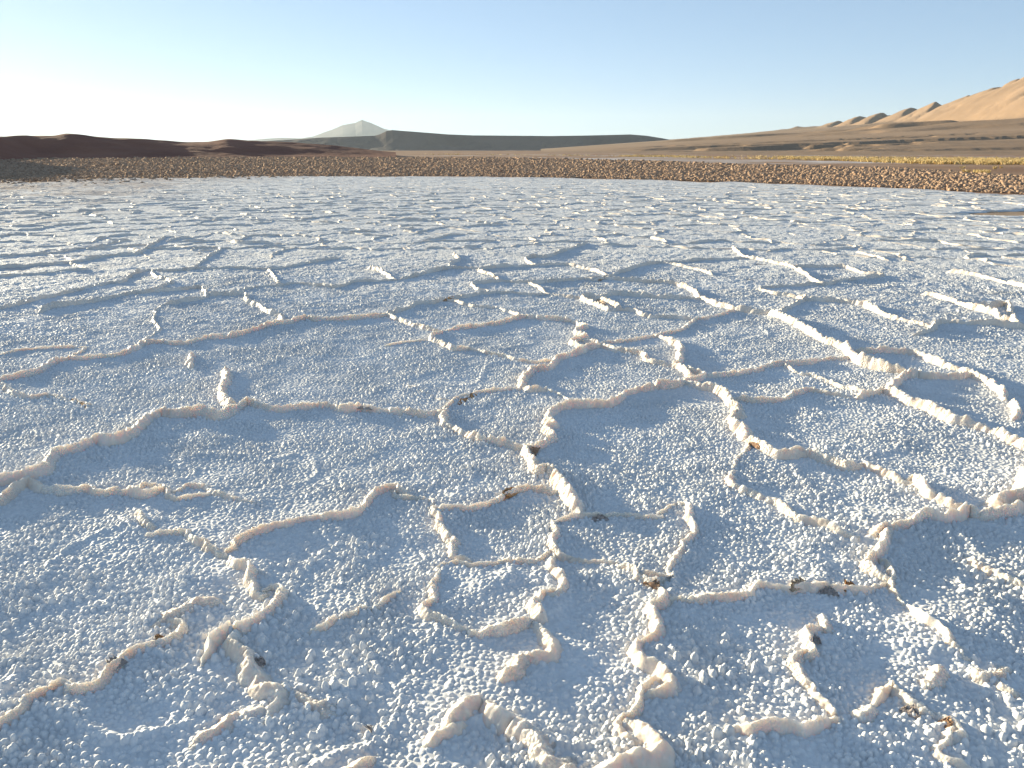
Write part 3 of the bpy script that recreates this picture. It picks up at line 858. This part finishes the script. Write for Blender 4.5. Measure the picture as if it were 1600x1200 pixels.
def build_flake(k, px, py, lpx, deg, hcm, mat, lab):
    r = np.random.default_rng(300 + k)
    z = 0.05
    x, y = ground_at(px, py, z)
    th = math.radians(deg)
    x2, y2 = ground_at(px + math.cos(th) * lpx / 2, py - math.sin(th) * lpx / 2, z)
    x1, y1 = ground_at(px - math.cos(th) * lpx / 2, py + math.sin(th) * lpx / 2, z)
    ln = min(math.hypot(x2 - x1, y2 - y1), 0.42)
    ang = math.atan2(y2 - y1, x2 - x1)
    H = hcm / 100.0
    nu, nv = 22, 7
    # an outline ragged on its upper edge, leaning away from the viewer, 9 mm thick
    uu = np.linspace(-0.5, 0.5, nu)
    hgt = 0.5 * H * np.clip((1 - (2 * np.abs(uu)) ** 2.4) * (0.85 + 0.35 * vnoise(uu * 9, uu * 0 + k * 3.3, 7) + 0.12 * vnoise(uu * 30, uu * 0 + k, 8)), 0.06, 1.5)
    tt = np.linspace(0, 1, nv)
    front = np.zeros((nv, nu, 3)); back = np.zeros((nv, nu, 3))
    for i, t in enumerate(tt):
        lean = 1.5 * t * hgt + 0.0015 * r.standard_normal(nu)
        front[i, :, 0] = uu * ln
        front[i, :, 1] = lean - 0.018
        front[i, :, 2] = t * hgt - 0.02 + 0.0015 * r.standard_normal(nu)
        back[i, :, 0] = uu * ln
        back[i, :, 1] = lean - 0.018 + 0.009 + 0.012 * (1 - t)
        back[i, :, 2] = t * hgt - 0.02 + 0.004
    v = np.concatenate([front.reshape(-1, 3), back.reshape(-1, 3)])
    f = grid_faces(nv, nu)
    n0 = nv * nu
    q = [f, f[:, ::-1] + n0]
    mi = [np.zeros(len(f)), np.ones(len(f))]
    def rim(ids):
        ids = np.array(ids)
        a, b = ids[:-1], ids[1:]
        return np.stack([a, a + n0, b + n0, b], -1)
    edges = [list(range(nu))[::-1], list(range((nv - 1) * nu, nv * nu)), [i * nu for i in range(nv)], [i * nu + nu - 1 for i in range(nv)][::-1]]
    for e in edges:
        rr = rim(e); q.append(rr); mi.append(np.zeros(len(rr)))
    c, s = math.cos(ang), math.sin(ang)
    w = v.copy()
    w[:, 0] = v[:, 0] * c - v[:, 1] * s
    w[:, 1] = v[:, 0] * s + v[:, 1] * c
    bz = float(base_level(np.array([x], np.float32), np.array([y], np.float32))[0])
    # stand on whatever ridge is under it
    lift = 0.0
    for L in LINES:
        d = np.hypot(L.p[:, 0] - x, L.p[:, 1] - y)
        i = int(d.argmin())
        if d[i] < 0.09:
            lift = max(lift, L.h * L.hm[i] * 0.55 * (1 - d[i] / 0.14))
    me = make_mesh('crust_flake', w, np.concatenate(q), [mat, M_RIDGE], mat_index=np.concatenate(mi))
    link('crust_flake', me, lab, 'crust flake', GF, loc=(x, y, bz + lift + 0.012))

for k, f in enumerate(FLAKES):
    build_flake(k, *f)

# ------------------------------------------------------------------ ground: one sheet to the horizon
def line_px(pts):
    a = np.array(pts, float)
    return lambda px: np.interp(px, a[:, 0], a[:, 1])
CLOD_FAR = line_px([(-300, 247), (0, 247), (800, 247), (1000, 252), (1200, 259), (1400, 264), (1600, 276), (1800, 292)])
GRASS_TOP = line_px([(560, 240.5), (760, 241.0), (1000, 243), (1200, 244.6), (1400, 246.5), (1600, 248), (1900, 251)])
GRASS_BOT = line_px([(560, 241.2), (760, 242.0), (1000, 245), (1200, 248.4), (1300, 250.5), (1400, 254.5), (1600, 259), (1900, 267)])

def row_of(x, y, z=0.0):
    """picture row and column of a point (used only to lay out bands of ground)"""
    rx, rz = x, z - EYE
    fwd = y * CP - rz * SP
    up = y * SP + rz * CP
    return 800 + F_PX * rx / fwd, 600 - F_PX * up / fwd

def build_ground():
    ac = np.radians(np.concatenate([np.arange(-180, -48, 2.0), np.arange(-48, 48, 0.1), np.arange(48, 180.1, 2.0)]))
    rs = [0.05, 5, 12, 20]
    while rs[-1] < 46000:
        r = rs[-1]
        rs.append(r * (1.0065 if r < 450 else 1.02) if r > 25 else r + 1.0)
    rs = np.array(rs)[:, None]
    x, y = rs * np.sin(ac), rs * np.cos(ac)
    r = np.broadcast_to(rs, x.shape)
    z = -0.06 + 0.03 * fbm(x / 2.5, y / 2.5, 61, 3) * smooth(25, 60, r) + 0.25 * fbm(x / 60, y / 60, 62, 2) * smooth(130, 400, r)
    z = z - 0.20 * smooth(3000, 9000, r)
    with np.errstate(divide='ignore', invalid='ignore'):
        yy = np.maximum(y, 1.0)
        px, py = row_of(x, yy, -0.06)
    n = fbm(x / 16, y / 5, 63, 4)
    a = smooth(1.2, 0.3, np.abs(py - np.interp(px, [760, 1000, 1210, 1440], [246.5, 249.5, 251.5, 255.0])) + 1.5 * n) * smooth(740, 900, px) * smooth(1460, 1380, px)
    b = smooth(0.25, 0.6, n) * smooth(262, 254, py) * smooth(236, 243, py) * smooth(500, 760, px) * 0.45
    salt = np.clip(np.maximum(a * 0.85, b), 0, 1) * (y > 20)
    me = make_mesh('ground', np.stack([x, y, z], -1).reshape(-1, 3), grid_faces(*x.shape)[:, ::-1], [M_PLAIN], attrs={'salt': salt})
    link('ground', me, 'brown desert plain with pale salt streaks reaching the horizon', 'ground', kind='structure')
build_ground()

# flat sandy patch in the salt at the far right
ang = np.linspace(0, 2 * np.pi, 72, endpoint=False)
rad = np.linspace(0, 1.35, 14)[:, None]
mx = mud_c[0] + 2.3 * rad * np.cos(ang); my = mud_c[1] + 1.05 * rad * np.sin(ang)
mz = -0.045 + 0.004 * fbm(mx / 0.4, my / 0.4, 81, 3)
V = np.stack([mx, my, mz], -1)
V = np.concatenate([V, V[:, :1]], 1)
me = make_mesh('sand_patch', V.reshape(-1, 3), grid_faces(14, 73), [M_MUD])
link('sand_patch', me, 'smooth flat patch of brown sand within the salt', 'sand patch', kind='structure')

# ------------------------------------------------------------------ brown clods along the far rim of the salt
def cube26():
    pts, idx = [], {}
    quads = []
    def vid(p):
        if p not in idx:
            idx[p] = len(pts); pts.append(p)
        return idx[p]
    for ax in range(3):
        for sg in (-1, 1):
            for i in (-1, 0):
                for j in (-1, 0):
                    q = []
                    for (a, b) in ((i, j), (i + 1, j), (i + 1, j + 1), (i, j + 1)):
                        p = [0, 0, 0]; p[ax] = sg; p[(ax + 1) % 3] = a; p[(ax + 2) % 3] = b
                        q.append(vid(tuple(p)))
                    quads.append(q if sg > 0 else q[::-1])
    p = np.array(pts, float)
    p /= np.linalg.norm(p, axis=1)[:, None] ** 0.8
    return p, np.array(quads)
CB, CQ = cube26()

def clod_positions():
    r = np.random.default_rng(21)
    out = []
    az = math.radians(-41)
    N = 170000
    a = r.uniform(math.radians(-42), math.radians(42), N)
    er = edge_r(a)
    px = 800 + np.tan(a) * F_PX * 1.03
    yf = CLOD_FAR(px)
    ro = np.array([math.hypot(*ground_at(p_, q_)) for p_, q_ in zip(px, yf)])
    ri = er + 0.9
    lo, hi = np.log(ri), np.log(ro * 1.04)
    rr = np.exp(lo + (hi - lo) * r.random(N))
    # thin out to an even spread in log radius
    ratio = (hi - lo) / np.max(hi - lo)
    keep = r.random(N) < ratio * 0.8
    a, rr = a[keep], rr[keep]
    x, y = rr * np.sin(a), rr * np.cos(a)
    # a few strays on the left lie in the salt itself
    M = 900
    sa_ = r.uniform(math.radians(-42), math.radians(-8), M)
    sr = edge_r(sa_) + 1.2 - np.abs(r.normal(0, 4.5, M)) * (0.3 + 0.9 * smooth(-0.15, -0.6, sa_))
    return np.concatenate([x, sr * np.sin(sa_)]), np.concatenate([y, sr * np.cos(sa_)])

cx, cy = clod_positions()
cr = np.hypot(cx, cy)
o = np.argsort(cr)
cx, cy, cr = cx[o], cy[o], cr[o]
rc = np.random.default_rng(31)
n = len(cx)
size = np.clip(rc.lognormal(-0.15, 0.38, n), 0.4, 2.0) * 0.057 * (cr / 45) ** 0.75
yaw = rc.uniform(0, 2 * np.pi, n)
sx, sy, sz = size * rc.uniform(0.9, 1.5, n), size * rc.uniform(0.75, 1.1, n), size * rc.uniform(0.55, 1.0, n)
loc = np.repeat(CB[None], n, 0) * (1 + 0.24 * rc.standard_normal((n, 26, 1)))
loc = loc * np.stack([sx, sy, sz], -1)[:, None, :]
c, s = np.cos(yaw)[:, None], np.sin(yaw)[:, None]
w = np.stack([loc[..., 0] * c - loc[..., 1] * s, loc[..., 0] * s + loc[..., 1] * c, loc[..., 2]], -1)
base = np.stack([cx, cy, -0.045 + 0.35 * sz], -1)
NI = 300
for k in range(NI):
    me = make_mesh('earth_clod', w[k], CQ, [M_CLOD])
    link('earth_clod', me, 'brown earth clod in the front rows along the far salt rim', 'clod', 'front clods along the salt rim', loc=tuple(base[k]))
v = (w[NI:] + base[NI:][:, None, :]).reshape(-1, 3)
q = (CQ[None] + (np.arange(n - NI) * 26)[:, None, None]).reshape(-1, 4)
link('earth_clods', make_mesh('earth_clods', v, q, [M_CLOD]), 'wide band of countless brown clods between salt and plain', 'clods', kind='stuff')

# ------------------------------------------------------------------ straw tussocks
def tussock(r, x, y, hgt, rad, nb):
    vs, ts = [], []
    for b in range(nb):
        a = r.uniform(0, 2 * np.pi); rr = rad * 0.45 * math.sqrt(r.random())
        bx, by = rr * math.cos(a), rr * math.sin(a)
        sp = r.uniform(0.25, 1.0) * rad
        tx, ty = bx + sp * math.cos(a), by + sp * math.sin(a)
        wd = r.uniform(0.02, 0.045) * (hgt / 0.4)
        pa = r.uniform(0, np.pi)
        ex, ey = wd * math.cos(pa), wd * math.sin(pa)
        mxx, myy = (bx * 0.55 + tx * 0.45), (by * 0.55 + ty * 0.45)
        h1 = hgt * r.uniform(0.7, 1.05)
        k = len(vs)
        vs += [(bx - ex, by - ey, -0.08), (bx + ex, by + ey, -0.08), (mxx + ex * .8, myy + ey * .8, h1 * 0.62), (mxx - ex * .8, myy - ey * .8, h1 * 0.62), (tx, ty, h1)]
        ts += [(k, k + 1, k + 2), (k, k + 2, k + 3), (k + 3, k + 2, k + 4)]
    return np.array(vs), np.array(ts)

r = np.random.default_rng(51)
tv, tt, off = [], [], 0
cnt = 0
while cnt < 5000:
    px = 640 + (2000 - 640) * r.random() ** 0.62
    if 720 < px < 960 and r.random() < 0.85: continue
    t0, b0 = GRASS_TOP(px), GRASS_BOT(px)
    py = r.uniform(t0, b0)
    x, y = ground_at(px, py)
    if vnoise(np.array([x / 14]), np.array([y / 30]), 91)[0] < -0.35: continue
    d = math.hypot(x, y)
    hg = r.uniform(0.25, 0.5); rd = r.uniform(0.2, 0.42)
    v, t = tussock(r, x, y, hg, rd, 16 if d < 170 else 9)
    v = v + np.array([x, y, -0.02])
    tv.append(v); tt.append(t + off); off += len(v); cnt += 1
link('straw_grass', make_mesh('straw_grass', np.vstack(tv), None, [M_GRASS], tris=np.vstack(tt)), 'golden band of straw tussocks along the plain below the mountain', 'grass', kind='stuff')
for k in range(14):
    px, py = (r.uniform(1500, 1545), r.uniform(267.5, 271.5)) if k < 11 else (r.uniform(1500, 1580), r.uniform(260, 264))
    x, y = ground_at(px, py)
    v, t = tussock(r, x, y, r.uniform(0.2, 0.34), r.uniform(0.2, 0.34), 26)
    link('grass_tuft', make_mesh('grass_tuft', v, None, [M_GRASS], tris=t), 'small golden grass tuft just behind the clods, apart from the main band', 'grass tuft', 'golden tufts behind the clods', loc=(x, y, -0.03))

# ------------------------------------------------------------------ low brown hills on the left
HILL = np.array([(-2600, 20), (-1500, 30), (-900, 60), (-500, 100), (-320, 122), (-200, 165), (-100, 203), (0, 212), (60, 213), (90, 212), (105, 208), (125, 210), (150, 213), (200, 216), (250, 219), (290, 221), (330, 221),
                 (355, 218), (380, 220), (430, 222), (480, 224), (520, 227), (560, 232), (590, 235), (640, 240)], float)
def build_left_hills():
    ac = np.radians(np.arange(-85, -8.0, 0.08))
    px = 800 + np.tan(np.clip(ac, -1.25, 1)) * F_PX * 1.043
    hy = np.interp(px, HILL[:, 0], HILL[:, 1])
    ratio = np.array([ray_ratio(800, q)[1] for q in hy])
    Rc = np.interp(np.degrees(ac), [-85, -50, -38, -30, -10], [85, 100, 150, 214, 235])
    R0 = np.interp(np.degrees(ac), [-85, -50, -38, -30, -10], [50, 62, 112, 180, 196])
    Hc = np.maximum(ratio * Rc * np.cos(ac) + EYE, -0.6)
    kk = np.hanning(15); kk /= kk.sum()
    Hc = np.convolve(np.pad(Hc, 7, mode='edge'), kk, 'valid')
    tall = np.interp(np.degrees(ac), [-85, -50, -42, -38, -34.6], [8, 9, 12, 11, 5])  # unseen end of the hills, heightened to throw shade over the left clods
    Hc = np.where(np.degrees(ac) < -34.6, np.maximum(Hc * 0 + tall, 0), Hc)
    t = np.concatenate([np.linspace(0, 1.1, 150), np.linspace(1.12, 2.4, 40)])[:, None]
    rr = R0 + (Rc - R0) * t
    x, y = rr * np.sin(ac), rr * np.cos(ac)
    f = np.where(t < 1, smooth(0.0, 1.0, t) * 0.75 + 0.25 * np.clip(t, 0, 1), smooth(2.4, 1.0, t))
    g = np.exp(-((t - 1.0) / 0.35) ** 2)
    z = Hc * f * (1 - 0.22 * (1 - g) * (0.5 + 0.5 * fbm(x / 28, y / 28, 71, 3)) * (t < 1)) - 0.5 * (1 - smooth(0, 0.15, t))
    z = z + 0.22 * fbm(x / 9, y / 9, 72, 3) * smooth(0.05, 0.4, t) * np.clip(Hc / 4, 0, 1.5)
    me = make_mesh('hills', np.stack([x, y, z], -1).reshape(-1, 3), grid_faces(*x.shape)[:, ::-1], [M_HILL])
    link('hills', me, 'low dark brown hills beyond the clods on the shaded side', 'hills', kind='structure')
build_left_hills()

# ------------------------------------------------------------------ crest-following uplands: dark mesa, pale far mountain
def build_upland(name, crest, Yc, foot, back, mat, label, cat, seed, rough, expo):
    c = np.array(crest, float)
    px = np.arange(c[0, 0], c[-1, 0], 1.0)
    hy = np.interp(px, c[:, 0], c[:, 1])
    rt = np.array([ray_ratio(p_, q_) for p_, q_ in zip(px, hy)])
    X, Z = rt[:, 0] * Yc, rt[:, 1] * Yc + EYE
    X = X[None, :]; Z = np.maximum(Z, 0)[None, :]
    t = np.concatenate([np.linspace(0, 1, 60), np.linspace(1.03, 2, 25)])[:, None]
    gul = fbm(X / (foot * 0.5), t * 1.2, seed, 4)
    f = np.where(t < 1, np.clip(t, 0, 1) ** expo, smooth(2, 1.0, t))
    z = Z * f * (1 + rough * gul * np.clip(1 - np.abs(t - 0.5) / 0.5, 0, 1)) - 3 * (1 - smooth(0, 0.1, t))
    y = Yc + np.where(t < 1, (t - 1) * foot, (t - 1) * back) + 0.22 * foot * gul * (1 - np.clip(t, 0, 1) * 0.8)
    x = np.broadcast_to(X, y.shape) * (y / Yc)
    me = make_mesh(name, np.stack([x, y, z], -1).reshape(-1, 3), grid_faces(*x.shape), [mat])
    link(name, me, label, cat, kind='structure')

build_upland('mesa', [(340, 226), (380, 222), (440, 219), (500, 215), (560, 213), (586, 212), (595, 209), (603, 205), (613, 203), (630, 204.5), (650, 206), (700, 210), (740, 211.5), (800, 212), (860, 212.5), (900, 212),
                      (950, 211), (985, 210), (1010, 212), (1035, 216), (1060, 221), (1090, 230)], 8000, 620, 1800, M_MESA, 'long dark flat topped mesa on the horizon', 'mesa', 111, 0.6, 1.5)
build_upland('far_mountain', [(360, 226), (390, 219), (410, 217), (440, 215), (470, 216), (490, 213), (505, 207), (520, 202), (535, 195.5), (548, 193), (555, 192), (561, 189), (566, 187), (572, 189.5), (580, 192),
                      (600, 201), (625, 207), (660, 215), (700, 226)], 38000, 6500, 6000, M_FAR, 'pale hazy pointed mountain far behind the mesa', 'mountain', 121, 0.10, 1.2)

# ------------------------------------------------------------------ brown mountain side and its apron on the right
SPURS = [(1248, 195.5, 420, .26, .26), (1308, 186, 420, .30, .34), (1346, 179.5, 380, .30, .36), (1378, 174, 520, .32, .38), (1424, 166.5, 300, .32, .38),
         (1462, 159.5, 620, .36, .44), (1514, 147, 560, .36, .44), (1542, 139, 300, .30, .4), (1592, 121.5, 420, .32, .42), (1650, 104, 500, .24, .4), (1730, 82, 600, .24, .4)]

def build_mountain():
    ac = np.radians(np.concatenate([np.arange(2, 38, 0.05), np.arange(38, 62, 0.15)]))
    rs = [230.0]
    while rs[-1] < 15000: rs.append(rs[-1] * 1.0075)
    rs = np.array(rs)[:, None]
    x, y = rs * np.sin(ac), rs * np.cos(ac)
    r = np.broadcast_to(rs, x.shape)
    apron = 0.067 * np.maximum(x - 40, 0) * smooth(math.log(260), math.log(4300), np.log(r)) * (1 - 0.0 * y)
    cap = np.interp(y, [3000, 4500, 6000, 8000, 9600], [95, 105, 128, 170, 420])
    hc = np.clip(0.5 + 0.5 * (apron - cap) / 40.0, 0, 1)
    apron = apron + (cap - apron) * hc - 40.0 * hc * (1 - hc)
    E = np.interp(y, [2000, 3000, 3500, 4940, 6520, 7790, 9000, 9900, 12000], [470, 430, 330, 190, 110, 80, 40, 12, 0])
    s = 3000 + 150 * vnoise(y / 1500, y * 0, 131) - x
    p = np.where(s > 0, np.clip(1 - s / 1500, 0, 1) ** 1.9, np.clip(1 + s / 2500, 0, 1))
    z = apron + E * p * 0.62
    # spurs running down from the crest towards the plain, one after the other
    wob = 45 * fbm(x / 500, y / 500, 132, 3)
    for k, (ppx, ppy, L0, ml, mr) in enumerate(SPURS):
        ra, up = ray_ratio(ppx, ppy)
        X0 = 3000.0; Y0 = X0 / ra; Z0 = up * Y0 + EYE
        dx, dy = -0.62, -0.78
        ax, ay = x - X0, y - Y0
        t = ax * dx + ay * dy
        w = ax * (-dy) + ay * dx + wob * np.clip(t / 400, 0, 1)      # > 0 on the right hand, shaded side
        rel = np.maximum(t, 0) / L0
        top = Z0 - (0.27 * L0) * (rel ** 1.1) - 0.30 * np.maximum(-t, 0)
        zz = top - np.where(w > 0, mr * w, -ml * w) - 0.0004 * w * w
        zz = zz - 2.0 * vnoise(x / 60, y / 60, 133)
        hh = np.clip(0.5 + 0.5 * (zz - z) / 12.0, 0, 1)
        z = z + (zz - z) * hh + 12.0 * hh * (1 - hh)
    z = z + 5.0 * fbm(x / 180 + y / 300, y / 700, 134, 3) * smooth(1300, 700, s) * smooth(2500, 3500, y)
    gl = fbm(x / 420 - y / 260, y / 900 + x / 900, 137, 4)
    z = z - 0.10 * np.clip(z - 120, 0, 260) * (1 - np.abs(gl)) ** 4 * smooth(1500, 700, s)
    # stream banks low on the apron
    bk = fbm(x / 130, y / 60, 135, 4)
    zone = smooth(math.log(420), math.log(650), np.log(r)) * smooth(math.log(1500), math.log(1000), np.log(r))
    z = z + zone * 3.0 * smooth(0.02, 0.16, bk) * smooth(60, 200, x) + zone * 0.7 * bk
    zone2 = np.exp(-((np.log(r) - math.log(2100)) / 0.16) ** 2)
    z = z + zone2 * 15 * smooth(0.3, 0.75, fbm(x / 330, y / 200, 136, 3)) * smooth(200, 500, x)
    z = z - 1.2 * smooth(math.log(330), math.log(240), np.log(r)) - 0.3
    me = make_mesh('mountain', np.stack([x, y, z], -1).reshape(-1, 3), grid_faces(*x.shape)[:, ::-1], [M_MOUNT])
    link('mountain', me, 'bare tan mountain flank with shaded spurs and long apron', 'mountain', kind='structure')
build_mountain()

# ------------------------------------------------------------------ desert air
hz, hn, hb = new_mat('haze')
hn.nodes.remove(hb)
pv = hn.nodes.new('ShaderNodeVolumePrincipled')
pv.inputs['Color'].default_value = (0.62, 0.72, 0.80, 1)
pv.inputs['Density'].default_value = 1.3e-5
pv.inputs['Anisotropy'].default_value = 0.25
hn.links.new(pv.outputs[0], hn.nodes['Material Output'].inputs['Volume'])
bx = np.array([(x, y, z) for z in (-4.5, 1900.0) for x, y in ((-47000, -47000), (47000, -47000), (47000, 47000), (-47000, 47000))], float)
bq = np.array([(0, 3, 2, 1), (4, 5, 6, 7), (0, 1, 5, 4), (1, 2, 6, 5), (2, 3, 7, 6), (3, 0, 4, 7)])
link('haze', make_mesh('haze', bx, bq, [hz]), 'thin pale haze of the desert air', 'haze', kind='stuff')
